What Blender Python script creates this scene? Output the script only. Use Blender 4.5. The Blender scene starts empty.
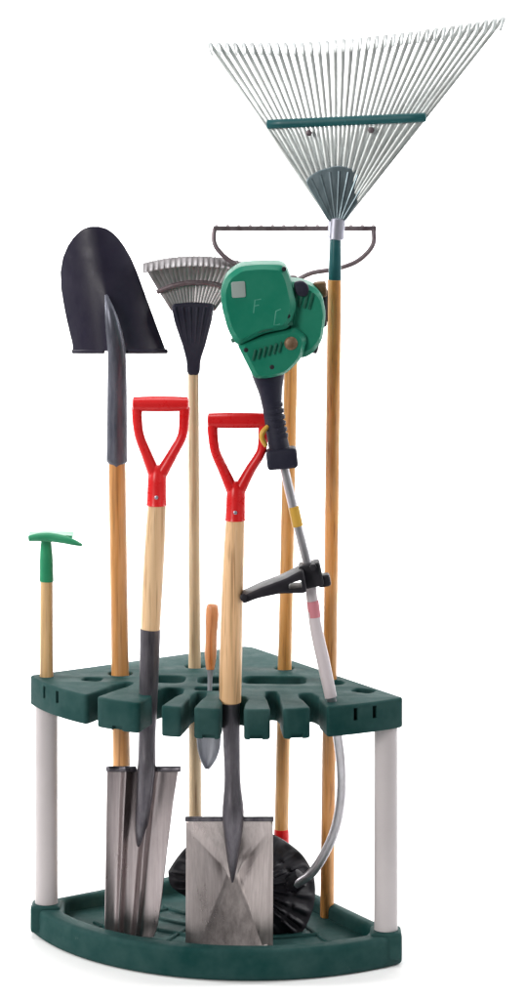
import bpy, bmesh, math, random
from mathutils import Vector, Matrix, Quaternion
random.seed(7)
S = bpy.context.scene
COL = S.collection
PI = math.pi

# ------------------------------------------------------------------ measures
CAMY, CAMH, F = -5.0, 1.527, 2534.0        # camera position and focal length (photo pixels)
def P(px, py, y):                            # the point of the place seen at a photo pixel, at distance y
    d = y - CAMY
    return Vector(((px - 263) * d / F, y, CAMH - (py - 115) * d / F))
def Q(px, z, y):
    return Vector(((px - 263) * (y - CAMY) / F, y, z))
def M(px, y):                                # pixels -> metres at distance y
    return px * (y - CAMY) / F

# ------------------------------------------------------------------ materials
def nodes(name):
    m = bpy.data.materials.new(name); m.use_nodes = True
    nt = m.node_tree
    return m, nt, nt.nodes['Principled BSDF']
def N(nt, t, **kw):
    n = nt.nodes.new(t)
    for k, v in kw.items(): setattr(n, k, v)
    return n
def coords(nt, scale):
    tc = N(nt, 'ShaderNodeTexCoord'); mp = N(nt, 'ShaderNodeMapping')
    mp.inputs['Scale'].default_value = scale
    oi = N(nt, 'ShaderNodeObjectInfo'); ad = N(nt, 'ShaderNodeVectorMath', operation='ADD')
    ml = N(nt, 'ShaderNodeMath', operation='MULTIPLY'); ml.inputs[1].default_value = 37.0
    nt.links.new(oi.outputs['Random'], ml.inputs[0])
    nt.links.new(tc.outputs['Object'], mp.inputs['Vector'])
    nt.links.new(mp.outputs['Vector'], ad.inputs[0]); nt.links.new(ml.outputs[0], ad.inputs[1])
    return ad.outputs[0]
def noise(nt, vec, scale, detail=4, rough=.6):
    n = N(nt, 'ShaderNodeTexNoise'); n.inputs['Scale'].default_value = scale
    n.inputs['Detail'].default_value = detail; n.inputs['Roughness'].default_value = rough
    nt.links.new(vec, n.inputs['Vector']); return n.outputs['Fac']
def ramp(nt, fac, stops):
    r = N(nt, 'ShaderNodeValToRGB'); e = r.color_ramp.elements
    while len(e) < len(stops): e.new(.5)
    for q, (p, c) in zip(e, stops):
        q.position = p; q.color = (*c, 1) if len(c) == 3 else c
    nt.links.new(fac, r.inputs['Fac']); return r.outputs['Color']
def rng(nt, fac, a, b):
    r = N(nt, 'ShaderNodeMapRange'); r.inputs['From Min'].default_value = .25; r.inputs['From Max'].default_value = .75
    r.inputs['To Min'].default_value = a; r.inputs['To Max'].default_value = b
    nt.links.new(fac, r.inputs['Value']); return r.outputs['Result']
def bump(nt, bs, h, strength, dist=.001):
    b = N(nt, 'ShaderNodeBump'); b.inputs['Strength'].default_value = strength
    b.inputs['Distance'].default_value = dist
    nt.links.new(h, b.inputs['Height']); nt.links.new(b.outputs['Normal'], bs.inputs['Normal'])
def lerp3(a, b, t): return tuple(x + (y - x) * t for x, y in zip(a, b))

def wood(name, c):
    m, nt, bs = nodes(name)
    v = coords(nt, (70, 70, 2.2)); v2 = coords(nt, (12, 12, 1.6)); v3 = coords(nt, (240, 240, 9))
    f = noise(nt, v, 1.0, 5, .65)
    a = ramp(nt, f, [(.30, lerp3(c, (0, 0, 0), .5)), (.48, c), (.72, lerp3(c, (1, .9, .7), .2))])
    b = ramp(nt, noise(nt, v2, 1, 3), [(.35, (.82, .78, .74)), (.65, (1.08, 1.06, 1.04))])
    mx = N(nt, 'ShaderNodeMixRGB', blend_type='MULTIPLY'); mx.inputs[0].default_value = .8
    nt.links.new(a, mx.inputs[1]); nt.links.new(b, mx.inputs[2])
    fine = ramp(nt, noise(nt, v3, 1, 2), [(.28, (.42, .32, .25)), (.46, (1, 1, 1))])
    m2 = N(nt, 'ShaderNodeMixRGB', blend_type='MULTIPLY'); m2.inputs[0].default_value = .7
    nt.links.new(mx.outputs[0], m2.inputs[1]); nt.links.new(fine, m2.inputs[2])
    nt.links.new(m2.outputs[0], bs.inputs['Base Color'])
    nt.links.new(rng(nt, f, .36, .55), bs.inputs['Roughness'])
    bs.inputs['Coat Weight'].default_value = .45; bs.inputs['Coat Roughness'].default_value = .3
    bump(nt, bs, f, .35, .0008)
    return m
def plastic(name, c, r=.4, gr=.25, var=.18, spec=.25):
    m, nt, bs = nodes(name)
    v = coords(nt, (1, 1, 1))
    f = noise(nt, v, 9, 4); g = noise(nt, v, 900, 2); s = noise(nt, v, 45, 6, .75)
    a = ramp(nt, f, [(.3, lerp3(c, (0, 0, 0), var)), (.7, lerp3(c, (1, 1, 1), var * .12))])
    sc = ramp(nt, s, [(.66, (0, 0, 0)), (.8, (1, 1, 1))])
    mx = N(nt, 'ShaderNodeMixRGB'); nt.links.new(a, mx.inputs[1])
    mx.inputs[2].default_value = (*lerp3(c, (.5, .5, .48), .25), 1)
    ml = N(nt, 'ShaderNodeMath', operation='MULTIPLY'); ml.inputs[1].default_value = .5
    nt.links.new(sc, ml.inputs[0]); nt.links.new(ml.outputs[0], mx.inputs[0])
    nt.links.new(mx.outputs[0], bs.inputs['Base Color'])
    nt.links.new(rng(nt, s, r - .07, r + .12), bs.inputs['Roughness'])
    bs.inputs['Specular IOR Level'].default_value = spec
    bump(nt, bs, g, gr, .0004)
    return m
def metal(name, c, r=.38, met=1.0, streak=(30, 30, 6), var=.3, bs_=.25):
    m, nt, bs = nodes(name)
    v = coords(nt, streak); v2 = coords(nt, (1.6, 1.6, .7))
    f = noise(nt, v, 2, 6, .7); g = noise(nt, v2, 14, 5, .7)
    a = ramp(nt, f, [(.3, lerp3(c, (0, 0, 0), var)), (.7, lerp3(c, (1, 1, 1), var * .25))])
    b = ramp(nt, g, [(.33, (.84, .82, .81)), (.55, (1, 1, 1))])
    mx = N(nt, 'ShaderNodeMixRGB', blend_type='MULTIPLY'); mx.inputs[0].default_value = .7
    nt.links.new(a, mx.inputs[1]); nt.links.new(b, mx.inputs[2])
    nt.links.new(mx.outputs[0], bs.inputs['Base Color'])
    bs.inputs['Metallic'].default_value = met
    nt.links.new(rng(nt, g, r - .08, r + .14), bs.inputs['Roughness'])
    bump(nt, bs, f, bs_, .0005)
    return m

MAT = dict(
    rack_green=plastic('rack_green', (.004, .048, .045), .62, .4, .22, .09),
    post=plastic('post_plastic', (.50, .462, .468), .34, .05, .08, .5),
    wood_ash=wood('wood_ash', (.74, .50, .28)),
    wood_light=wood('wood_light', (.80, .50, .26)),
    wood_orange=wood('wood_orange', (.58, .265, .072)),
    wood_amber=wood('wood_amber', (.62, .31, .08)),
    wood_rake=wood('wood_rake', (.63, .27, .06)),
    wood_pale=wood('wood_pale', (.50, .38, .235)),
    wood_tan=wood('wood_tan', (.62, .40, .18)),
    wood_trowel=wood('wood_trowel', (.55, .19, .045)),
    red=plastic('red_plastic', (.68, .006, .008), .27, .03, .15, .3),
    shovel_steel=plastic('shovel_enamel', (.013, .0105, .025), .36, .1, .08, .2),
    shovel_socket=metal('shovel_socket', (.085, .09, .125), .36, .6, (30, 30, 4), .3),
    dark_steel=metal('dark_steel', (.105, .095, .115), .36, .75, (40, 40, 4), .3),
    blade_steel=metal('blade_steel', (.46, .40, .405), .30, .95, (110, 110, 2.5), .26, .03),
    spade_steel=metal('spade_steel', (.50, .44, .43), .30, .95, (110, 110, 3), .26, .03),
    galvanised=metal('galvanised', (.64, .675, .67), .42, .5, (40, 40, 20), .25),
    hub_steel=metal('hub_steel', (.16, .22, .25), .4, .7, (30, 30, 10), .3),
    ferrule=metal('ferrule', (.52, .52, .62), .35, .8),
    teal=plastic('teal_paint', (.008, .095, .105), .35, .1),
    navy=plastic('navy_plastic', (.013, .013, .030), .48, .3, .18, .15),
    rake_tine=metal('rake_tine', (.33, .31, .32), .42, .7, (40, 40, 20), .3),
    bow_steel=metal('bow_steel', (.14, .10, .115), .45, .6, (30, 30, 30), .3),
    engine_green=plastic('engine_green', (.0005, .185, .110), .4, .12, .2, .1),
    engine_dark_green=plastic('engine_dark_green', (.004, .10, .062), .4, .12, .2),
    black=plastic('black_plastic', (.009, .008, .013), .46, .35, .18, .18),
    grey_label=plastic('grey_label', (.30, .36, .34), .4, .1),
    decal=plastic('decal', (.08, .33, .24), .4, .1),
    yellow=plastic('yellow_plastic', (.60, .34, .04), .4, .1),
    pink=plastic('pink_label', (.62, .22, .26), .4, .1),
    shaft=metal('shaft_alloy', (.50, .49, .52), .32, .85, (60, 60, 4), .2),
    shaft_white=plastic('shaft_white', (.60, .54, .56), .38, .1, .06),
    brown=metal('muffler_brown', (.20, .10, .03), .5, .5, (20, 20, 20), .4),
    hand_green=plastic('hand_green', (.014, .25, .115), .32, .12),
    trowel_steel=metal('trowel_steel', (.46, .48, .54), .45, .7, (40, 40, 5), .3),
)
m, nt, bs = nodes('studio_white'); MAT['white'] = m
bs.inputs['Roughness'].default_value = .85
v = coords(nt, (1, 1, 1))
nt.links.new(ramp(nt, noise(nt, v, 2, 3), [(.3, (.86, .86, .86)), (.7, (.89, .89, .89))]), bs.inputs['Base Color'])

# ------------------------------------------------------------------ mesh helpers
def catmull(pts, n=6):
    if len(pts) < 3: return [Vector(p) for p in pts]
    out = []
    for i in range(len(pts) - 1):
        p0 = pts[max(i - 1, 0)]; p1 = pts[i]; p2 = pts[i + 1]; p3 = pts[min(i + 2, len(pts) - 1)]
        for k in range(n):
            t = k / n
            out.append(.5 * ((2 * p1) + (p2 - p0) * t + (2 * p0 - 5 * p1 + 4 * p2 - p3) * t * t + (3 * p1 - p0 - 3 * p2 + p3) * t ** 3))
    out.append(pts[-1]); return out
def tube(bm, pts, rad, seg=16, flat=1.0, up=None, smooth=0, square=False, rnd=True):
    """a swept tube; rad is one radius or one per point; flat squeezes it across `up`"""
    pts = [Vector(p) for p in pts]
    if not hasattr(rad, '__len__'): rad = [rad] * len(pts)
    if smooth:
        rv = [Vector((r, 0, 0)) for r in rad]
        rad = [q.x for q in catmull(rv, smooth)] if len(pts) > 2 else rad
        pts = catmull(pts, smooth)
    up = Vector(up) if up else Vector((0, 1, 0))
    n = len(pts); rings = []
    # rounded ends
    for i in range(n):
        t = (pts[min(i + 1, n - 1)] - pts[max(i - 1, 0)]).normalized()
        a = (up - t * up.dot(t))
        if a.length < 1e-4: a = Vector((1, 0, 0)) - t * t.x
        a.normalize(); b = t.cross(a).normalized()
        r = rad[i]; ring = []
        for k in range(seg):
            an = 2 * PI * k / seg + (PI / seg if square else 0)
            ring.append(bm.verts.new(pts[i] + a * math.cos(an) * r * flat + b * math.sin(an) * r))
        rings.append(ring)
    for i in range(n - 1):
        for k in range(seg):
            bm.faces.new((rings[i][k], rings[i][(k + 1) % seg], rings[i + 1][(k + 1) % seg], rings[i + 1][k]))
    for ring, i, s in ((rings[0], 0, -1), (rings[-1], n - 1, 1)):
        j = 1 if i == 0 else n - 2
        t = (pts[i] - pts[j]).normalized()
        if rnd:
            ins = [bm.verts.new(pts[i] + (v.co - pts[i]) * .72 + t * rad[i] * .16) for v in ring]
            for k in range(seg):
                q = (ring[k], ring[(k + 1) % seg], ins[(k + 1) % seg], ins[k])
                bm.faces.new(q if s > 0 else q[::-1])
            ring = ins
        bm.faces.new(ring if s > 0 else ring[::-1])
def box(bm, c, size, rot=None):
    mt = Matrix.Translation(c) @ (rot.to_matrix().to_4x4() if rot else Matrix()) @ Matrix.Diagonal((*size, 1))
    r = bmesh.ops.create_cube(bm, size=1, matrix=mt)
    return r['verts']
def bevelled(bm, w, seg=2):
    es = [e for e in bm.edges if len(e.link_faces) == 2 and e.calc_face_angle(0) > .5]
    bmesh.ops.bevel(bm, geom=es, offset=w, segments=seg, affect='EDGES', profile=.6, clamp_overlap=True)
def surf(bm, fn, nu, nv, th):
    """a sheet fn(u,v) given thickness th along its normal"""
    g = [[Vector(fn(i / nu, j / nv)) for i in range(nu + 1)] for j in range(nv + 1)]
    def nrm(j, i):
        a = g[j][min(i + 1, nu)] - g[j][max(i - 1, 0)]; b = g[min(j + 1, nv)][i] - g[max(j - 1, 0)][i]
        c = a.cross(b)
        return c.normalized() if c.length > 1e-12 else Vector((0, -1, 0))
    A = [[bm.verts.new(g[j][i]) for i in range(nu + 1)] for j in range(nv + 1)]
    B = [[bm.verts.new(g[j][i] + nrm(j, i) * th) for i in range(nu + 1)] for j in range(nv + 1)]
    for j in range(nv):
        for i in range(nu):
            bm.faces.new((A[j][i], A[j][i + 1], A[j + 1][i + 1], A[j + 1][i]))
            bm.faces.new((B[j][i], B[j + 1][i], B[j + 1][i + 1], B[j][i + 1]))
    for i in range(nu):
        bm.faces.new((A[0][i + 1], A[0][i], B[0][i], B[0][i + 1])); bm.faces.new((A[nv][i], A[nv][i + 1], B[nv][i + 1], B[nv][i]))
    for j in range(nv):
        bm.faces.new((A[j][0], A[j + 1][0], B[j + 1][0], B[j][0])); bm.faces.new((A[j + 1][nu], A[j][nu], B[j][nu], B[j + 1][nu]))
def fillet(poly, r, n=5):
    """round every corner of a 2D polygon; r a number or one per corner"""
    out = []; L = len(poly)
    for i in range(L):
        p = Vector(poly[i]); a = Vector(poly[i - 1]) - p; b = Vector(poly[(i + 1) % L]) - p
        rr = r[i] if hasattr(r, '__len__') else r
        k = min(rr, a.length * .45, b.length * .45)
        if rr <= 0 or (a.normalized() + b.normalized()).length < .12: out.append(p); continue
        s, e = p + a.normalized() * k, p + b.normalized() * k
        for q in range(n + 1):
            t = q / n; out.append(s * (1 - t) ** 2 + p * 2 * t * (1 - t) + e * t * t)
    return out
def plate(loops, z0, z1, bev=.004, bres=3):
    """solid plate from closed 2D loops (later loops are holes) with rounded edges -> mesh"""
    cu = bpy.data.curves.new('outline', 'CURVE'); cu.dimensions = '2D'; cu.fill_mode = 'BOTH'
    cu.extrude = (z1 - z0) / 2 - bev; cu.bevel_depth = bev; cu.bevel_resolution = bres; cu.offset = -bev
    for lp in loops:
        sp = cu.splines.new('POLY'); sp.points.add(len(lp) - 1); sp.use_cyclic_u = True
        for p, c in zip(sp.points, lp): p.co = (c[0], c[1], 0, 1)
    o = bpy.data.objects.new('outline', cu); COL.objects.link(o)
    dg = bpy.context.evaluated_depsgraph_get()
    me = bpy.data.meshes.new_from_object(o.evaluated_get(dg))
    bpy.data.objects.remove(o); bpy.data.curves.remove(cu)
    bm = bmesh.new(); bm.from_mesh(me); bpy.data.meshes.remove(me)
    for v in bm.verts: v.co.z += (z0 + z1) / 2
    bmesh.ops.remove_doubles(bm, verts=bm.verts, dist=1e-5)
    return bm
def plate_px(poly, y, half, bev, r=0, hole=None):
    """upright plate: outline in photo pixels at distance y, thickness 2*half along y"""
    pts = [P(a, b, y) for a, b in poly]
    lp = [(p.x, p.z) for p in pts]
    if r: lp = fillet(lp, r)
    hl = [fillet([(P(a, b, y).x, P(a, b, y).z) for a, b in hole], .004)] if hole else []
    bm = plate([lp] + hl, -half, half, bev)
    for v in bm.verts: v.co = Vector((v.co.x, y - v.co.z, v.co.y))
    bmesh.ops.recalc_face_normals(bm, faces=bm.faces)
    return bm
def inflate(bm, poly, y, half, r=.01, power=3.0, n=9, keep=.62):
    pts = fillet([(P(a, b, y).x, P(a, b, y).z) for a, b in poly], r, 4)
    # even resample
    L = len(pts); cx = sum(p.x for p in pts) / L; cz = sum(p.y for p in pts) / L
    rings = []
    for k in range(n + 1):
        s = -1 + 2 * k / n
        f = keep + (1 - keep) * max(0, 1 - abs(s) ** power) ** (1 / power)
        rings.append([bm.verts.new((cx + (p.x - cx) * f, y + half * s, cz + (p.y - cz) * f)) for p in pts])
    for k in range(n):
        for i in range(L):
            bm.faces.new((rings[k][i], rings[k][(i + 1) % L], rings[k + 1][(i + 1) % L], rings[k + 1][i]))
    bm.faces.new(rings[0]); bm.faces.new(rings[-1])
    bmesh.ops.recalc_face_normals(bm, faces=bm.faces)

def world_loc(o):
    v = Vector((0, 0, 0))
    while o is not None: v += o.location; o = o.parent
    return v
def obj(name, bm, mat, parent=None, smooth=35, sub=0, label=None):
    bmesh.ops.recalc_face_normals(bm, faces=bm.faces)
    if parent is not None:
        off = world_loc(parent)
        for v in bm.verts: v.co -= off
    me = bpy.data.meshes.new(name); bm.to_mesh(me); bm.free()
    me.materials.append(MAT[mat])
    o = bpy.data.objects.new(name, me); COL.objects.link(o); o.parent = parent
    if smooth:
        for p in me.polygons: p.use_smooth = True
        me.set_sharp_from_angle(angle=math.radians(smooth))
    if sub:
        md = o.modifiers.new('sub', 'SUBSURF'); md.levels = sub; md.render_levels = sub
    if label: o['label'] = label
    return o
def thing(name, label, cat, loc):
    o = bpy.data.objects.new(name, None); COL.objects.link(o); o.location = loc; o.empty_display_size = .05
    o['label'] = label; o['category'] = cat
    return o
BM = bmesh.new

# ------------------------------------------------------------------ setting: white studio sweep
bm = BM()
prof = [(-1.5, 0), (1.6, 0)] + [(1.6 + 1.4 * math.sin(a), 1.4 - 1.4 * math.cos(a)) for a in [PI / 2 * k / 14 for k in range(1, 15)]] + [(3.0, 4.2)]
rows = [[bm.verts.new((x, y, z)) for x in (-3.6, 3.6)] for y, z in prof]
for a, b in zip(rows, rows[1:]): bm.faces.new((a[0], a[1], b[1], b[0]))
o = obj('backdrop', bm, 'white', smooth=60); o['kind'] = 'structure'
for v in o.data.vertices: pass

# ------------------------------------------------------------------ the rack
LC, RC, BC = Vector((-.437, -.262)), Vector((.253, -.444)), Vector((-.030, .006))
mid = (LC + RC) / 2; ch = RC - LC; nrm = Vector((ch.y, -ch.x)).normalized()     # outward (to the front)
sag = .176; R = ((ch.length / 2) ** 2 + sag ** 2) / (2 * sag); AC = mid - nrm * (R - sag)
aL = math.atan2(LC.y - AC.y, LC.x - AC.x); aR = math.atan2(RC.y - AC.y, RC.x - AC.x)
if aL > 0: aL -= 2 * PI
def arc(t, r=0.0):
    a = aL + (aR - aL) * t
    return Vector((AC.x + (R + r) * math.cos(a), AC.y + (R + r) * math.sin(a)))
def outline(ins=0.0, corner=.018):
    c = Vector((-.09, -.3))
    n = 40
    pts = [arc(i / n, -ins) for i in range(n + 1)]
    l, r_, b = pts[0], pts[-1], BC.copy()
    if ins:
        toc = Vector((.35, 0)).normalized()
        pts[0] = pts[0] + Vector((ins * .9, ins * .15)); pts[-1] = pts[-1] + Vector((-ins * .9, ins * .35))
        pts = pts[:1] + [q for q in pts[1:-1] if (q - pts[0]).length > ins * .9 and (q - pts[-1]).length > ins * .9 and pts[0].x < q.x < pts[-1].x] + pts[-1:]
        b = BC + Vector((0.004, -ins * 1.45))
    return pts + [b]
def t_of_px(px):
    best = min(range(1001), key=lambda i: abs(263 + arc(i / 1000).x * F / (arc(i / 1000).y - CAMY) - px))
    return best / 1000
def corners(pts, rc):
    r = [0] * len(pts); r[0] = rc; r[-1] = rc * 1.6; r[-2] = rc
    return fillet(pts, r)

rack = thing('tool_rack', 'dark green plastic corner tool rack with pale grey posts, holding all the garden tools', 'tool rack', (-.09, -.3, 0))
# base: raised rim round a sunken ribbed floor
base = plate([corners(outline(), .02), corners(outline(.036), .012)], 0, .055, .009, 4)
def join(a, b):
    me = bpy.data.meshes.new('tmp'); b.to_mesh(me); b.free(); a.from_mesh(me); bpy.data.meshes.remove(me); return a
base = join(base, plate([corners(outline(.02), .012)], .006, .030, .002))
for k in range(1, 5):                                   # moulded ribs on the floor
    q = [arc(i / 30, -.036 - .052 * k) for i in range(4, 27)]
    tube(base, [Vector((p.x, p.y, .030)) for p in q], .0045, 8, 1)
for a in (.17, .4, .63, .86):
    p0, p1 = arc(a, -.05), arc(a, -.25)
    tube(base, [Vector((p0.x, p0.y, .030)), Vector((p1.x, p1.y, .030))], .004, 8)
LP, RP = Vector((-.4035, -.283)), Vector((.2215, -.437))
for p in (LP, RP):                                      # raised sockets that hold the posts
    bmc = BM(); box(bmc, (p.x, p.y, .036), (.056, .05, .05)); bevelled(bmc, .008, 3); base = join(base, bmc)
obj('base', base, 'rack_green', rack, 35)

# tray: front arc cut by clip notches, holes and slots behind
ZT0, ZT1 = .426, .480
notch = [(91, .023, .13), (149.5, .043, .14), (187, .023, .13), (232, .041, .105), (277, .023, .14), (319, .030, .115)]
pts = []; rad = []
def addp(p, r): pts.append(p); rad.append(r)
cuts = []
for px, w, dp in notch:
    t = t_of_px(px); cuts.append((t, w / 2 / R / abs(aR - aL), w, dp))
addp(arc(0), .02); prev = 0
for t, hw, w, dp in cuts:
    n = max(2, int((t - hw - prev) * 40))
    for i in range(1, n): addp(arc(prev + (t - hw - prev) * i / n), 0)
    c = arc(t); dr = (AC + Vector((0.0, .16)) - c).normalized(); sd = Vector((-dr.y, dr.x))
    if sd.dot(arc(min(t + .05, 1)) - c) < 0: sd = -sd
    e0 = c - sd * w / 2; e1 = c + sd * w / 2
    addp(arc(t - hw), .016); addp(e0 + dr * dp * .55, .01); addp(c - sd * (w * .62) + dr * dp * .72, .012)
    addp(c - sd * w * .4 + dr * dp, .014); addp(c + sd * w * .4 + dr * dp, .014)
    addp(c + sd * (w * .62) + dr * dp * .72, .012); addp(e1 + dr * dp * .55, .01); addp(arc(t + hw), .016)
    prev = t + hw
n = 10
for i in range(1, n): addp(arc(prev + (1 - prev) * i / n), 0)
addp(arc(1), .018); addp(BC, .03)
def circ(x, y, r, n=20): return [(x + r * math.cos(2 * PI * k / n), y + r * math.sin(2 * PI * k / n)) for k in range(n)]
def slot(x0, y0, x1, y1, w):
    a, b = Vector((x0, y0)), Vector((x1, y1)); d = (b - a).normalized(); s = Vector((-d.y, d.x)) * w / 2
    return fillet([a - s, b - s, b + s, a + s], w * .35)
holes = [circ(-.268, -.247, .0225), circ(-.129, -.185, .019), circ(.040, -.200, .018), circ(.1315, -.325, .0185),
         slot(-.210, -.292, -.145, -.300, .06), slot(-.122, -.302, -.058, -.302, .055), slot(-.038, -.300, .080, -.306, .062),
         slot(-.125, -.372, -.070, -.377, .028), slot(-.335, -.292, -.300, -.300, .03), slot(.165, -.38, .20, -.40, .03)]
tray = plate([fillet(pts, rad)] + holes, ZT0, ZT1, .0035, 3)
tr = obj('tray', tray, 'rack_green', rack, 35)
# recessed slots moulded in the front of the end fingers, and a stepped lip
cut = BM()
for px in (44, 57, 356, 375):
    t = t_of_px(px); c = arc(t); nn = (c - AC).normalized()
    a = math.atan2(nn.y, nn.x)
    box(cut, (c.x, c.y, .462), (.03, .0085, .022), Quaternion((0, 0, 1), a))
for px in (117, 208, 256, 297):
    t = t_of_px(px); c = arc(t); nn = (c - AC).normalized(); a = math.atan2(nn.y, nn.x)
    box(cut, (c.x, c.y, .428), (.02, .022, .012), Quaternion((0, 0, 1), a))
off = world_loc(rack)
for v in cut.verts: v.co -= off
me = bpy.data.meshes.new('cut'); cut.to_mesh(me); cut.free()
co = bpy.data.objects.new('cut', me); COL.objects.link(co); co.parent = rack
bo = tr.modifiers.new('cut', 'BOOLEAN'); bo.object = co; bo.operation = 'DIFFERENCE'; bo.solver = 'EXACT'
dg = bpy.context.evaluated_depsgraph_get(); dg.update()
nm = bpy.data.meshes.new_from_object(tr.evaluated_get(dg))
tr.modifiers.clear(); tr.data = nm; bpy.data.objects.remove(co)
for p in nm.polygons: p.use_smooth = True
nm.set_sharp_from_angle(angle=math.radians(35))
if not nm.materials: nm.materials.append(MAT['rack_green'])

for p in (LP, RP):
    bm = BM(); tube(bm, [(p.x, p.y, .05), (p.x, p.y, .43)], .0212, 32, .86, rnd=False)
    po = obj('post', bm, 'post', rack, 40)

# ------------------------------------------------------------------ shared pieces
def pole(name, mat, parent, a, b, r0, r1=None, seg=24):
    bm = BM(); r1 = r1 or r0
    n = 10; tube(bm, [a.lerp(b, i / n) for i in range(n + 1)], [r0 + (r1 - r0) * i / n for i in range(n + 1)], seg)
    return obj(name, bm, mat, parent, 40)
def rows_fn(rows):
    rows = sorted(rows)
    def f(py):
        for (a, l0, r0), (b, l1, r1) in zip(rows, rows[1:]):
            if a <= py <= b:
                t = (py - a) / (b - a); return l0 + (l1 - l0) * t, r0 + (r1 - r0) * t
        return rows[-1][1:] if py > rows[-1][0] else rows[0][1:]
    return f
def d_handle(parent, bar, yoke_l, yoke_r, sock, y, rg):
    (x0, x1, yb) = bar
    bm = BM(); n = 12
    tube(bm, [P(x0 + (x1 - x0) * i / n, yb, y) for i in range(n + 1)],
         [rg * (.94 + .1 * math.sin(PI * i / n)) for i in range(n + 1)], 20, 1.0, (0, 1, 0))
    obj('grip', bm, 'red', parent, 45)
    bm = BM(); sx, s0, s1 = sock
    for path in (yoke_l, yoke_r):
        tube(bm, [P(a, b, y) for a, b in path], [M(w, y) for w in (5.6, 5.2, 5.0, 5.4, 6.5)], 14, 1.1, (0, 1, 0), 5)
    m0 = (s1 - s0)
    tube(bm, [P(sx, s0 - 7, y), P(sx, s0 + 2, y), P(sx - .3, s0 + m0 * .3, y), P(sx - .8, s1 - 2, y), P(sx - .8, s1, y)], [M(w, y) for w in (6, 9.3, 9.6, 10.0, 10.6)], 24)
    obj('yoke', bm, 'red', parent, 45)
    bm = BM(); q = P(sx - .6, s1 - 9, y); rr = M(10, y); tube(bm, [q, q + Vector((0, -rr - .0012, 0))], .0034, 12)
    obj('rivet', bm, 'ferrule', parent, 40)

# ------------------------------------------------------------------ round point shovel, blade up
y = -.247
sh = thing('shovel', 'round point shovel standing upside down with dark blue-black blade up and orange-brown handle', 'shovel', Q(123, .03, y))
pole('handle', 'wood_orange', sh, Q(123.5, .031, y), P(116.8, 452, y), M(8.8, y), M(8.8, y))
bm = BM()
tube(bm, [P(116.9, 461, y), P(116.9, 458, y), P(117, 420, y), P(117, 380, y - .002), P(116.5, 352, y - .006), P(113.5, 330, y - .012), P(110, 312, y - .012), P(106, 295, y - .004)],
     [M(w, y) for w in (10.7, 10.7, 10.3, 9.8, 9.2, 7.8, 5.5, 1.5)], 24, .9, (0, 1, 0), 4)
obj('socket', bm, 'shovel_socket', sh, 40)
f = rows_fn([(226.5, 90, 99), (228.5, 84, 106), (232, 78.5, 112), (238, 73, 118), (246, 67.5, 124), (258, 62.5, 131), (272, 60.2, 137), (290, 61, 143.5), (305, 63.5, 149), (320, 66.5, 154.5), (335, 70, 160), (343, 72, 163), (351, 73, 166)])
def blade(u, v):
    py = 351 - (351 - 226.5) * (v if v < .85 else .85 + .15 * math.sin((v - .85) / .15 * PI / 2))
    l, r = f(py); px = l + (r - l) * u
    ax = 117 - (351 - py) * .17                                  # line of the socket running up the blade
    s = (px - ax) / 50
    dy = .052 * min(1, s * s) + .03 * v - .012 * math.exp(-(s / .16) ** 2) * max(0, 1 - v * 1.6)
    if s > 0: dy += .012 * min(1, s) 
    dy += .012 * max(0, v - .75)
    return P(px, py, y - .004 + dy)
bm = BM(); surf(bm, blade, 40, 44, -.0022)
for a, b in ((.0, .33), (.57, 1.0)):                             # rolled treads beside the socket
    q = [Vector(blade(a + (b - a) * k / 8, 0)) + Vector((0, .004, -.001)) for k in range(9)]
    tube(bm, q, .0048, 10)
obj('blade', bm, 'shovel_steel', sh, 50)

# ------------------------------------------------------------------ drain spade
y = -.412
ds = thing('drain_spade', 'trenching spade with narrow dished steel blade, its red D grip left of the other', 'spade', Q(132, .03, y))
d_handle(ds, (133.5, 187.5, 404), [(137, 407), (137.2, 420), (139.5, 436), (146, 453), (154, 473)], [(184.5, 407), (184, 420), (182, 436), (173, 453), (161.5, 473)], (157.3, 473, 505), y, M(7.6, y))
bm = BM()
tube(bm, [P(157, 503, y), P(155, 540, y), P(152.5, 585, y), P(150, 634, y)], [M(w, y) for w in (9.2, 10.2, 10.4, 9.8)], 24, 1, None, 4)
obj('handle', bm, 'wood_ash', ds, 40)
bm = BM()
tube(bm, [P(150, 631, y), P(150, 634, y), P(148.5, 690, y), P(147, 740, y), P(146.5, 768, y - .004), P(144, 800, y - .002), P(141, 830, y + .012), P(139, 850, y + .03)],
     [M(w, y) for w in (10.2, 10.4, 9.4, 8.6, 9.2, 8.0, 6.0, 2.0)], 24, 1, (0, 1, 0), 4)
obj('socket', bm, 'dark_steel', ds, 40)
f = rows_fn([(769, 107.5, 178), (800, 107, 173), (850, 106.3, 166.5), (900, 105.5, 161), (930, 105.2, 156.5), (937, 107.5, 153)])
def blade(u, v):
    py = 937 - (937 - 769) * v
    l, r = f(py); px = l + (r - l) * u; s = 2 * u - 1.0
    dy = .026 * (1 - s * s) * (.75 + .25 * v)
    dy -= .016 * math.exp(-((u - .26) / .055) ** 2) * (.6 + .4 * v)
    dy -= .017 * math.exp(-((u - .60 - .04 * v) / .06) ** 2)
    if u > .72: dy += .02 * (u - .72)
    return P(px, py + 1.5 * (1 - s * s) * (1 - v), y + .002 + dy - .006 * v)
bm = BM(); surf(bm, blade, 56, 30, -.0022)
obj('blade', bm, 'blade_steel', ds, 40)
for a, b in ((.0, .40), (.68, 1.04)):
    bm = BM(); q = [Vector(blade(min(1, a + (b - a) * k / 8), 1)) + Vector((M(3, y) * max(0, a + (b - a) * k / 8 - 1) * 20, -.004, .001)) for k in range(9)]
    tube(bm, q, .0052, 10)
    obj('tread', bm, 'dark_steel', ds, 40)

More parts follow.
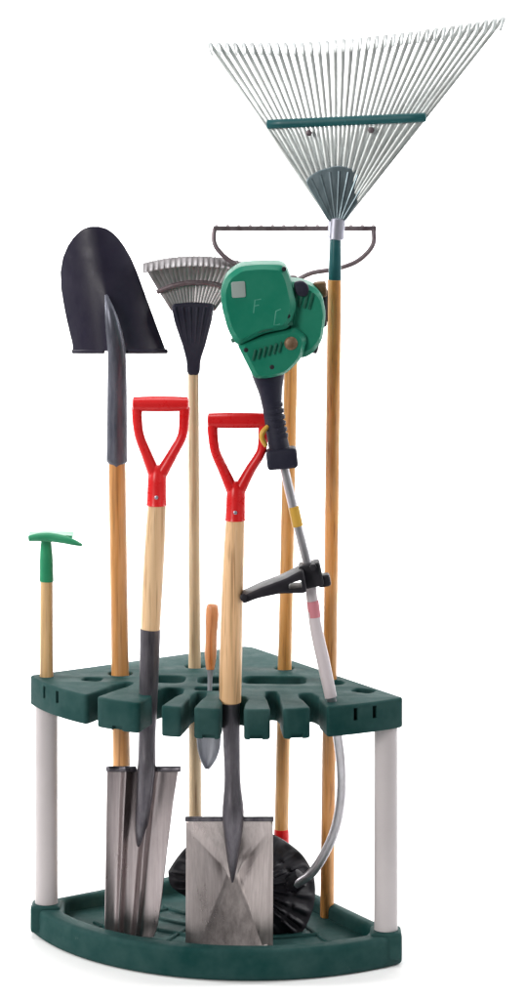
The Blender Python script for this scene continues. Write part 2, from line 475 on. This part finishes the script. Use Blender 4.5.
# ------------------------------------------------------------------ square mouth spade
y = -.452
ss = thing('square_spade', 'square mouth steel spade with pale handle and red D grip, foremost in the rack', 'spade', Q(229, .03, y))
d_handle(ss, (208.5, 267.5, 420.5), [(212.5, 424), (213, 436), (215.5, 452), (223.5, 470), (232, 489)], [(263.5, 424), (263, 436), (261, 452), (250, 470), (240, 489)], (236, 489, 520), y, M(7.8, y))
bm = BM()
tube(bm, [P(235.3, 518, y), P(233.5, 560, y), P(231.6, 620, y), P(230.5, 670, y), P(230.2, 702, y)], [M(w, y) for w in (9.6, 10.6, 11.2, 11.3, 10.8)], 24, 1, None, 4)
obj('handle', bm, 'wood_light', ss, 40)
bm = BM()
tube(bm, [P(230.2, 698, y), P(230.4, 702, y), P(231.5, 740, y), P(232.4, 780, y), P(233, 812, y - .004), P(233, 835, y - .003), P(232.7, 860, y + .004), P(232.5, 882, y + .014)],
     [M(w, y) for w in (9.4, 9.5, 8.6, 8.2, 11.0, 9.0, 5.5, 1.2)], 24, .95, (0, 1, 0), 4)
obj('socket', bm, 'dark_steel', ss, 40)
V = [P(186, 819, y + .004), P(273, 819, y - .002), P(185.5, 946, y - .004), P(273, 947, y - .004), P(232.5, 870, y + .050), P(203, 947.5, y - .010), P(262, 947.5, y - .010), P(210, 819, y + .008), P(256, 819, y + .006)]
fc = [(0, 7, 4), (7, 8, 4), (8, 1, 4), (0, 4, 5, 2), (4, 6, 5), (4, 1, 3, 6)]
bm = BM(); A = [bm.verts.new(v) for v in V]; B = [bm.verts.new(v + Vector((0, .0026, 0))) for v in V]
for q in fc:
    bm.faces.new([A[i] for i in q]); bm.faces.new([B[i] for i in reversed(q)])
lp = [0, 7, 8, 1, 3, 6, 5, 2]
for i, j in zip(lp, lp[1:] + lp[:1]): bm.faces.new((A[i], A[j], B[j], B[i]))
bmesh.ops.recalc_face_normals(bm, faces=bm.faces)
es = [e for e in bm.edges if e.verts[0] in A and e.verts[1] in A and len(e.link_faces) == 2 and e.calc_face_angle(0) < 1.2]
bmesh.ops.bevel(bm, geom=es, offset=.011, segments=4, affect='EDGES', profile=.5)
obj('blade', bm, 'spade_steel', ss, 25)
for a, b in ((185.5, 222), (243.5, 273.5)):
    bm = BM(); tube(bm, [P(a, 819, y - .001), P(b, 819, y - .002)], .0045, 10)
    obj('tread', bm, 'dark_steel', ss, 40)

# ------------------------------------------------------------------ small fan rake with dark head, behind
y = -.187
sr = thing('shrub_rake', 'narrow fan rake with short grey tines and dark navy head, behind the green engine', 'rake', Q(195.2, .03, y))
pole('handle', 'wood_pale', sr, Q(195.5, .031, y), P(193.4, 366, y), M(6.9, y), M(5.4, y))
bm = plate_px([(171, 304), (192, 302), (214.5, 303.5), (212, 320), (205.5, 345), (200.5, 360), (199.8, 375), (187.2, 375), (186.5, 360), (182.5, 345), (174.5, 322)], y, .012, .005, .01)
for k in range(6):                                                # moulded flutes on the head
    t = k / 5; tube(bm, [P(175 + 37 * t, 307, y - .012), P(189.5 + 8 * t, 366, y - .009)], [.0032, .0015], 8)
obj('head', bm, 'navy', sr, 35)
nt_ = 19
for k in range(nt_):
    t = k / (nt_ - 1); s = 2 * t - 1
    bm = BM()
    bx, by = 173 + 40 * t, 310; ex, ey = 147 + 96 * t, 259 + 6.5 * s * s
    p = [P(bx, by, y + .002), P(bx + (ex - bx) * .5, by + (ey - by) * .5, y + .008 - .004 * abs(s)), P(ex, ey, y - .002), P(ex + 1.5 * s, ey - 1, y - .014), P(ex + 2 * s, ey + 7, y - .034)]
    tube(bm, p, [.0040, .0056, .0060, .0056, .0040], 8, .25, (0, 1, 0), 3)
    obj('tine', bm, 'rake_tine', sr, 45)
bm = BM()
tube(bm, [P(157, 292, y - .002), P(176, 285, y - .004), P(194, 282.5, y - .005), P(214, 284, y - .004), P(231, 290, y - .002)], .0048, 10, .6, (0, 1, 0), 4)
obj('brace', bm, 'bow_steel', sr, 45)

# ------------------------------------------------------------------ big leaf rake
yb, yt = -.268, -.335
def ly(py): return yt + (yb - yt) * max(0, (py - 670)) / 245
lr = thing('leaf_rake', 'tall leaf rake with wide fan of pale grey tines and teal cross bar', 'rake', Q(327, .03, yb))
bm = BM()
a, b = Q(327, .031, yb), P(334.6, 280, yt)
tube(bm, [a, a.lerp(b, .3), a.lerp(b, .6), b], [M(w, yt) for w in (6.9, 7.0, 7.1, 7.0)], 24, 1, None, 4)
obj('handle', bm, 'wood_rake', lr, 40)
bm = BM(); tube(bm, [P(334.6, 284, yt), P(334.7, 281, yt), P(335.5, 238, yt), P(335.6, 234, yt)], [M(w, yt) for w in (5.8, 6.6, 5.6, 5.2)], 20)
obj('sleeve', bm, 'teal', lr, 40)
bm = BM(); tube(bm, [P(335.6, 239, yt), P(336.2, 231, yt), P(337, 219, yt)], [M(w, yt) for w in (8.2, 8.2, 8.6)], 20, .8)
obj('ferrule', bm, 'ferrule', lr, 40)
NT = 36
def ldepth(t): return yt + .06 - .13 * t
def tip(t):
    q = max(0, (t - .3) / .7)
    return 210 + 293 * t, 43.5 - 25 * (q * q * .45 + q * .55)
for k in range(NT):
    t = k / (NT - 1); ex, ey = tip(t); bx, by = 330.5 + 13 * t, 221
    yy = ldepth(t); bm = BM()
    def at(q, dy=0): return P(bx + (ex - bx) * q, by + (ey - by) * q, yt + (yy - yt) * q + dy)
    dirx = (ex - 337) / 200
    alt = .004 if k % 2 else -.002
    p = [at(0, alt * .4), at(.25, alt), at(.5, alt * .5), at(.75, .012), at(.93, .006), at(1, -.006),
         P(ex + .6 * dirx, ey + 1.5, yy - .018), P(ex - 1.2 * dirx, ey + 6, yy - .032), P(ex - 3.2 * dirx, ey + 12, yy - .040)]
    tube(bm, p, [.0026, .0033, .0037, .0038, .0038, .0037, .0036, .0032, .0024], 8, .25, (0, 1, 0), 3)
    obj('tine', bm, 'galvanised', lr, 45)
bm = BM(); n = 10
tube(bm, [P(267.5 + 158 * i / n, 124.3 - 7 * i / n, yt + (ldepth(.02 + .96 * i / n) - yt) * .55 - .007) for i in range(n + 1)], M(4.6, yt), 12, .5, (0, 1, 0))
obj('cross_bar', bm, 'teal', lr, 45)
for px, py in ((309, 130), (371, 127)):
    bm = BM(); q = P(px, py + 3, ldepth((px - 240) / 200) * .5 + yt * .5 - .006); tube(bm, [q, q + Vector((0, -.007, 0))], .0062, 6)
    obj('bolt', bm, 'bow_steel', lr, 40)
bm = plate_px([(329, 223), (345.5, 222), (354, 208), (369, 188), (374, 178), (360, 171), (338, 165), (317, 171), (305, 180), (310, 190), (321, 208)], yt - .004, .0045, .002, .012)
for k in range(7):
    t = k / 6; tube(bm, [P(331 + 12 * t, 219, yt - .0085), P(311 + 56 * t, 179 - 8 * math.sin(PI * t), yt - .0085)], [.0015, .0026], 8)
obj('hub', bm, 'hub_steel', lr, 35)

# ------------------------------------------------------------------ bow rake
y = -.205
br = thing('bow_rake', 'bow rake with thin toothed bar and curved bow above the green engine, red-tipped handle', 'rake', Q(280.5, .03, y))
pole('handle', 'wood_amber', br, P(281.3, 832, y), P(292.3, 296, y), M(7.0, y), M(6.8, y))
bm = BM(); tube(bm, [Q(280.6, .031, y), Q(280.7, .034, y), P(281.4, 836, y), P(281.45, 829, y)], [M(w, y) for w in (6.8, 7.6, 7.6, 7.2)], 20)
obj('tip_sleeve', bm, 'red', br, 40)
bm = BM(); tube(bm, [P(291.8, 320, y), P(292, 312, y), P(292.8, 285, y), P(293.2, 276, y)], [M(w, y) for w in (7.6, 7.8, 7, 4)], 20)
obj('ferrule', bm, 'bow_steel', br, 40)
bm = BM()
for s in (-1, 1):
    tube(bm, [P(294 + s * 79.5, 229, y), P(294 + s * 80, 241, y - .004), P(294 + s * 75, 251, y - .008), P(294 + s * 62, 262, y - .010), P(294 + s * 42, 269, y - .010), P(294 + s * 18, 273, y - .006), P(293.5 + s * 2, 281, y)],
         M(2.5, y), 10, 1, (0, 1, 0), 5)
obj('bow', bm, 'bow_steel', br, 45)
bm = BM()
tube(bm, [P(213.5, 228.5, y), P(376, 228.5, y)], M(3.3, y), 4, 1, (0, 1, 0), square=True)
obj('head_bar', bm, 'bow_steel', br, 40)
for k in range(15):
    px = 216.5 + 157 * k / 14; bm = BM()
    tube(bm, [P(px, 228.5, y + .004), P(px, 226, y + .022), P(px, 226.5, y + .045), P(px, 228.5, y + .060)], [.0042, .004, .0034, .0014], 8, .8, (0, 0, 1), 3)
    obj('tooth', bm, 'bow_steel', br, 45)

# ------------------------------------------------------------------ string trimmer
y = -.475
stz = thing('string_trimmer', 'petrol string trimmer with green engine at the top, curved shaft and black guard below', 'string trimmer', Q(262, .03, -.30))
ye = y + .02
bm = BM()
inflate(bm, [(226, 273), (240, 263), (262, 261), (285, 262), (291, 276), (297, 303), (290, 326), (264, 331), (237, 344), (228, 328), (222, 306), (220.5, 288)], ye, .078, .011, 4.0, 14, .84)
o1 = obj('engine_cover', bm, 'engine_green', stz, 30)
bm = BM()
inflate(bm, [(236, 340), (262, 331), (296, 323), (308, 334), (302, 355), (286, 371), (270, 375), (254, 376), (246, 360)], ye + .002, .070, .010, 4.0, 14, .82)
obj('fan_housing', bm, 'engine_green', stz, 30)
bm = BM()
inflate(bm, [(284, 278), (300, 279), (313, 283), (322, 293), (325.5, 312), (322, 338), (312, 352), (300, 357), (288, 342)], ye + .014, .068, .010, 4.0, 14, .82)
obj('tank_housing', bm, 'engine_green', stz, 30)
yf = ye - .078
for px, py in ((233, 325), (284, 269), (288, 316), (246, 350), (272, 367)):      # cover screws
    bm = BM(); q = P(px, py, yf + (.004 if py < 340 else .012)); tube(bm, [q + Vector((0, .01, 0)), q + Vector((0, -.002, 0))], .0042, 12)
    obj('screw', bm, 'black', stz, 40)
for k in range(6):                                                       # cooling slots of the fan housing
    bm = BM(); q = P(254 + 5.2 * k, 355 - 1.6 * k, ye - .066)
    box(bm, q, (.0034, .012, .020), Quaternion((0, 1, 0), .25)); bevelled(bm, .001)
    obj('vent_slot', bm, 'engine_dark_green', stz, 30)
for k in range(5):
    bm = BM(); q = P(291 + 5 * k, 297 + 1.0 * k, ye - .055)
    box(bm, (q.x, ye - .053, q.z), (.0045, .008, .030), Quaternion((0, 1, 0), .25)); bevelled(bm, .001)
    obj('vent_slot', bm, 'engine_dark_green', stz, 30)
bm = plate_px([(293, 282), (303, 280), (310, 287), (306, 297), (296, 295)], ye - .050, .012, .004, .008)
obj('air_intake', bm, 'navy', stz, 35)
bm = plate_px([(231, 282), (245, 281), (246, 297), (232, 298)], yf + .0015, .0035, .001, .004)
obj('label_plate', bm, 'grey_label', stz, 35)
for mark in (([(253.5, 313), (255, 300), (261, 299)], [(254.3, 306), (259, 305)]), ([(281, 309), (276, 311), (274, 325), (280, 324)],)):   # the two small pale marks on the cover
    bm = BM()
    for strokes in mark: tube(bm, [P(a, b, yf + .0010) for a, b in strokes], .0022, 6, .6)
    obj('marking', bm, 'decal', stz, 40)
bm = BM()
tube(bm, [P(232, 341, yf + .016), P(246, 334, yf + .008), P(262, 330, yf + .006), P(292, 323, yf + .012)], .0042, 8, 1, None, 5)
obj('seam', bm, 'engine_dark_green', stz, 40)
bm = BM(); q = P(291, 343, ye - .06)
tube(bm, [q + Vector((0, .02, 0)), q + Vector((0, -.004, 0)), q + Vector((0, -.010, 0))], [.014, .014, .011], 20)
obj('primer_bulb', bm, 'brown', stz, 40)
# exhaust side
bm = BM(); p0 = P(320.5, 305, ye + .03)
box(bm, p0, (.022, .075, .075)); bevelled(bm, .006, 3)
for k in range(4): 
    vs = box(bm, p0 + Vector((.0095, -.03 + .02 * k, 0)), (.006, .006, .055))
ex = obj('muffler', bm, 'black', stz, 35)
bm = plate_px([(313, 282), (326, 281), (327, 296), (315, 298)], ye + .01, .02, .004, .005)
obj('heat_shield', bm, 'brown', stz, 35)
bm = BM(); q = P(313, 346, ye - .03)
tube(bm, [P(306, 344, ye - .03), P(311, 346, ye - .03), P(317.5, 347.5, ye - .03)], [.008, .0125, .0115], 16)
obj('fuel_cap', bm, 'black', stz, 40)
# rear grip, trigger and shaft
bm = BM()
tube(bm, [P(267, 362, y), P(268.5, 376, y), P(270.5, 392, y), P(272.5, 410, y), P(275.5, 430, y), P(279, 447, y), P(281.5, 462, y)],
     [M(w, y) for w in (18, 16, 12, 9.6, 9.6, 10.5, 11)], 24, 1.05, (0, 1, 0), 5)
for k in range(7):
    q = P(271.5 + 1.0 * k, 398 + 6.2 * k, y); tube(bm, [q + Vector((0, 0, .003)), q - Vector((0, 0, .003))], M(10.6, y), 20)
bx_ = BM(); box(bx_, P(282, 458, y), (M(31, y), .05, M(20, y)), Quaternion((0, 1, 0), -.1)); bevelled(bx_, .008, 3); bm = join(bm, bx_)
obj('rear_grip', bm, 'navy', stz, 40)
bm = BM(); tube(bm, [P(268, 426, y - .01), P(263, 432, y - .012), P(262, 438, y - .012), P(266, 446, y - .01)], [M(w, y) for w in (2.2, 2.8, 2.8, 2.2)], 10, 1.2, None, 4)
obj('trigger', bm, 'yellow', stz, 40)
sp = [P(283, 462, y), P(290.5, 495, y), P(297.5, 525, y), P(308.5, 568, y)]
bm = BM(); tube(bm, sp, M(4.6, y), 16, 1, None, 5)
obj('shaft', bm, 'shaft', stz, 40)
bm = BM(); a, b = P(293.6, 507, y), P(297.8, 526, y); tube(bm, [a, b], M(5.4, y), 16)
obj('shaft_label', bm, 'yellow', stz, 40)
y2, y3 = y + .004, -.40
bm = BM()
tube(bm, [P(307.5, 565, y), P(311, 590, y), P(315.5, 625, y), P(323.5, 662, y), P(331, 697, y)], [M(w, y) for w in (5, 5.6, 6.2, 6.5, 6.0)], 16, 1, None, 6)
obj('shaft_sleeve', bm, 'shaft_white', stz, 40)
bm = BM()
tube(bm, [P(329, 688, y), P(331, 697, y), P(336.5, 728, y + .02), P(341.0, 765, y + .045), P(341.0, 797, y + .07), P(336, 826, y + .09), P(326.5, 850, y + .105), P(312.5, 872, y + .12), P(296, 884, y + .135)],
     M(4.9, y), 16, 1, None, 6)
obj('curved_shaft', bm, 'shaft', stz, 40)
bm = BM(); tube(bm, [P(312.6, 601, y), P(314.6, 617, y)], M(6.3, y), 16)
obj('warning_label', bm, 'pink', stz, 40)
# wedge-shaped assist handle with its clamp
bm = plate_px([(241.5, 593.5), (262, 584), (284, 576), (303, 566), (307, 590), (280, 590.5), (257, 595.5), (243, 601)], y - .012, .034, .0055, .008, [(288, 581.5), (301, 577), (302, 585), (289, 586)])
tube(bm, [P(243.5, 597.5, y - .052), P(243.5, 597.5, y + .028)], M(3.6, y), 14)
obj('loop_handle', bm, 'black', stz, 45)
bm = BM(); box(bm, P(311, 574, y), (M(22, y), .046, M(24, y)), Quaternion((0, 1, 0), -.2))
box(bm, P(324, 580, y), (M(13, y), .03, M(12, y)), Quaternion((0, 1, 0), -.2)); bevelled(bm, .006, 3)
q = P(313, 567, y - .025); tube(bm, [q, q + Vector((0, -.006, 0))], .0065, 6)
obj('handle_clamp', bm, 'black', stz, 35)
# debris guard leaning on the floor: ribbed dome
gp = [(168, 872), (178, 857), (190, 845), (215, 833), (245, 829), (270, 834), (290, 845), (305, 859), (314.5, 880), (314, 904), (307, 924), (297, 936), (272, 938), (241, 931), (211, 914), (186, 897), (171, 886)]
gc = (248, 888)
def gy(py): return -.262 - .098 * (py - 829) / 109
L = len(gp); NR, NA = 26, 180
loop = catmull([Vector((*p, 0)) for p in gp + gp[:1]], 12)
loop = [loop[int(i * (len(loop) - 1) / NA)] for i in range(NA)]
bm = BM(); rings = []
for j in range(NR + 1):
    t = j / NR; ring = []
    for i, q in enumerate(loop):
        px = gc[0] + (q.x - gc[0]) * t; py = gc[1] + (q.y - gc[1]) * t
        kn = .0055 * max(0, math.sin(i * 2 * PI / NA * 22)) ** .5 * (1 if .30 < t < .62 or .70 < t < .93 else 0)
        if t > .96: kn += .003
        ring.append(P(px, py, gy(py) - .040 * (1 - t ** 2.2) - kn))
    rings.append(ring)
for dy in (0, .006):
    RV = [[bm.verts.new(p + Vector((0, dy, 0))) for p in r] for r in (rings[1:] if dy == 0 else rings[1:])]
    cv = bm.verts.new(rings[0][0] + Vector((0, dy, 0)))
    for r0, r1 in zip(RV, RV[1:]):
        for i in range(NA): bm.faces.new((r0[i], r0[(i + 1) % NA], r1[(i + 1) % NA], r1[i]))
    for i in range(NA): bm.faces.new((cv, RV[0][(i + 1) % NA], RV[0][i]))
    if dy == 0: edge = RV[-1]
    else:
        for i in range(NA): bm.faces.new((edge[i], RV[-1][i], RV[-1][(i + 1) % NA], edge[(i + 1) % NA]))
obj('guard', bm, 'black', stz, 50)
bm = BM(); c = P(296, 885, -.345)
tube(bm, [c + Vector((.01, .012, .01)), c + Vector((-.02, .02, -.012))], [.017, .02], 16)
obj('gear_collar', bm, 'black', stz, 40)

# ------------------------------------------------------------------ hand hoe at the left end
y = -.272
hh = thing('hand_hoe', 'short green-headed hand hoe with pale wooden handle, standing at the left end of the rack', 'hoe', Q(46, .44, y))
pole('handle', 'wood_tan', hh, Q(46.4, .445, y), P(46.4, 576, y), M(6.9, y), M(6.5, y))
bm = BM(); tube(bm, [P(46.4, 581, y), P(46.4, 578, y), P(46.2, 560, y), P(46, 545, y), P(46.5, 538, y - .004)], [M(w, y) for w in (7.4, 7.2, 6.8, 5.8, 4.5)], 20, 1, None, 3)
obj('socket', bm, 'hand_green', hh, 40)
def hoe(u, v):
    s = 2 * u - 1
    return P(29 + 43 * u + 2 * v * u, 538.5 - 4.0 * v + 1.0 * s * s, y - .026 + .042 * v - .008 * s * s)
bm = BM(); surf(bm, hoe, 20, 8, .007)
tube(bm, [P(28.5, 538.5, y - .036), P(38, 537.2, y - .034), P(50, 537.2, y - .030), P(64, 539.5, y - .034), P(74, 542.5, y - .036), P(81.5, 545, y - .030)], [.0055, .0078, .0085, .0078, .0058, .003], 12, 1, None, 5)
obj('hoe_blade', bm, 'hand_green', hh, 45)

# ------------------------------------------------------------------ hand trowel hanging through the tray
y = -.376
tw = thing('hand_trowel', 'hand trowel with short orange-brown handle hanging through the tray beside the square spade', 'trowel', P(210, 700, y))
bm = BM(); tube(bm, [P(212.3, 604.5, y), P(212.2, 607, y), P(212, 618, y), P(211.3, 634, y), P(210.6, 654, y), P(210.3, 669, y)], [M(w, y) for w in (4.6, 6.2, 6.8, 6.0, 6.0, 4.2)], 18, 1, None, 4)
obj('handle', bm, 'wood_trowel', tw, 40)
bm = BM(); tube(bm, [P(210.3, 665, y), P(210.3, 670, y), P(210, 680, y), P(209, 715, y), P(208.5, 735, y)], [M(w, y) for w in (4.4, 3.6, 2.4, 2.4, 3)], 12, 1, None, 3)
obj('tang', bm, 'trowel_steel', tw, 40)
f = rows_fn([(712, 203, 214), (722, 198, 219.5), (735, 197, 220.5), (748, 198, 219.5), (758, 200.5, 216), (765, 203.5, 211.5), (769, 206, 208)])
def tb(u, v):
    py = 769 - 57 * v; l, r = f(py); s = 2 * u - 1
    return P(l + (r - l) * u, py, y + .012 * (1 - s * s) - .003)
bm = BM(); surf(bm, tb, 14, 20, -.0018)
obj('blade', bm, 'trowel_steel', tw, 50)

# ------------------------------------------------------------------ camera
cam = bpy.data.cameras.new('camera'); co = bpy.data.objects.new('camera', cam); COL.objects.link(co)
cam.sensor_fit = 'VERTICAL'; cam.sensor_height = 24; cam.lens = 24 * F / 1000
cam.shift_y = -.385; cam.clip_start = .05; cam.clip_end = 200
co.location = (0, CAMY, CAMH); co.rotation_euler = (PI / 2, 0, 0)
S.camera = co

# ------------------------------------------------------------------ studio light
W = bpy.data.worlds.new('World'); S.world = W; W.use_nodes = True
bg = W.node_tree.nodes['Background']; bg.inputs[0].default_value = (.96, .98, 1, 1); bg.inputs[1].default_value = .15
def area(name, loc, aim, size, power, col=(1, 1, 1), spread=180):
    l = bpy.data.lights.new(name, 'AREA'); l.shape = 'RECTANGLE'; l.size, l.size_y = size; l.energy = power; l.color = col; l.spread = math.radians(spread)
    o = bpy.data.objects.new(name, l); COL.objects.link(o); o.location = loc
    o.rotation_euler = (Vector(aim) - Vector(loc)).to_track_quat('-Z', 'Y').to_euler()
area('key_softbox', (-3.2, -4.2, 2.6), (-.05, -.3, .9), (1.3, 2.2), 175, (1, .975, .94))
area('fill_softbox', (3.6, -4.2, 1.8), (0, -.3, .8), (1.0, 2.2), 12)
area('top_softbox', (0, -.4, 4.8), (0, -.2, 0), (2.4, 2.0), 115)
area('backdrop_light', (-3.6, .5, 2.6), (0, 3, .9), (.8, 2.5), 200, spread=110)
area('backdrop_light', (3.6, .5, 2.6), (0, 3, .9), (.8, 2.5), 200, spread=110)

S.view_settings.view_transform = 'Standard'; S.view_settings.look = 'None'
S.view_settings.exposure = 0; S.view_settings.gamma = 1
S.render.engine = 'CYCLES'
S.cycles.use_denoising = True
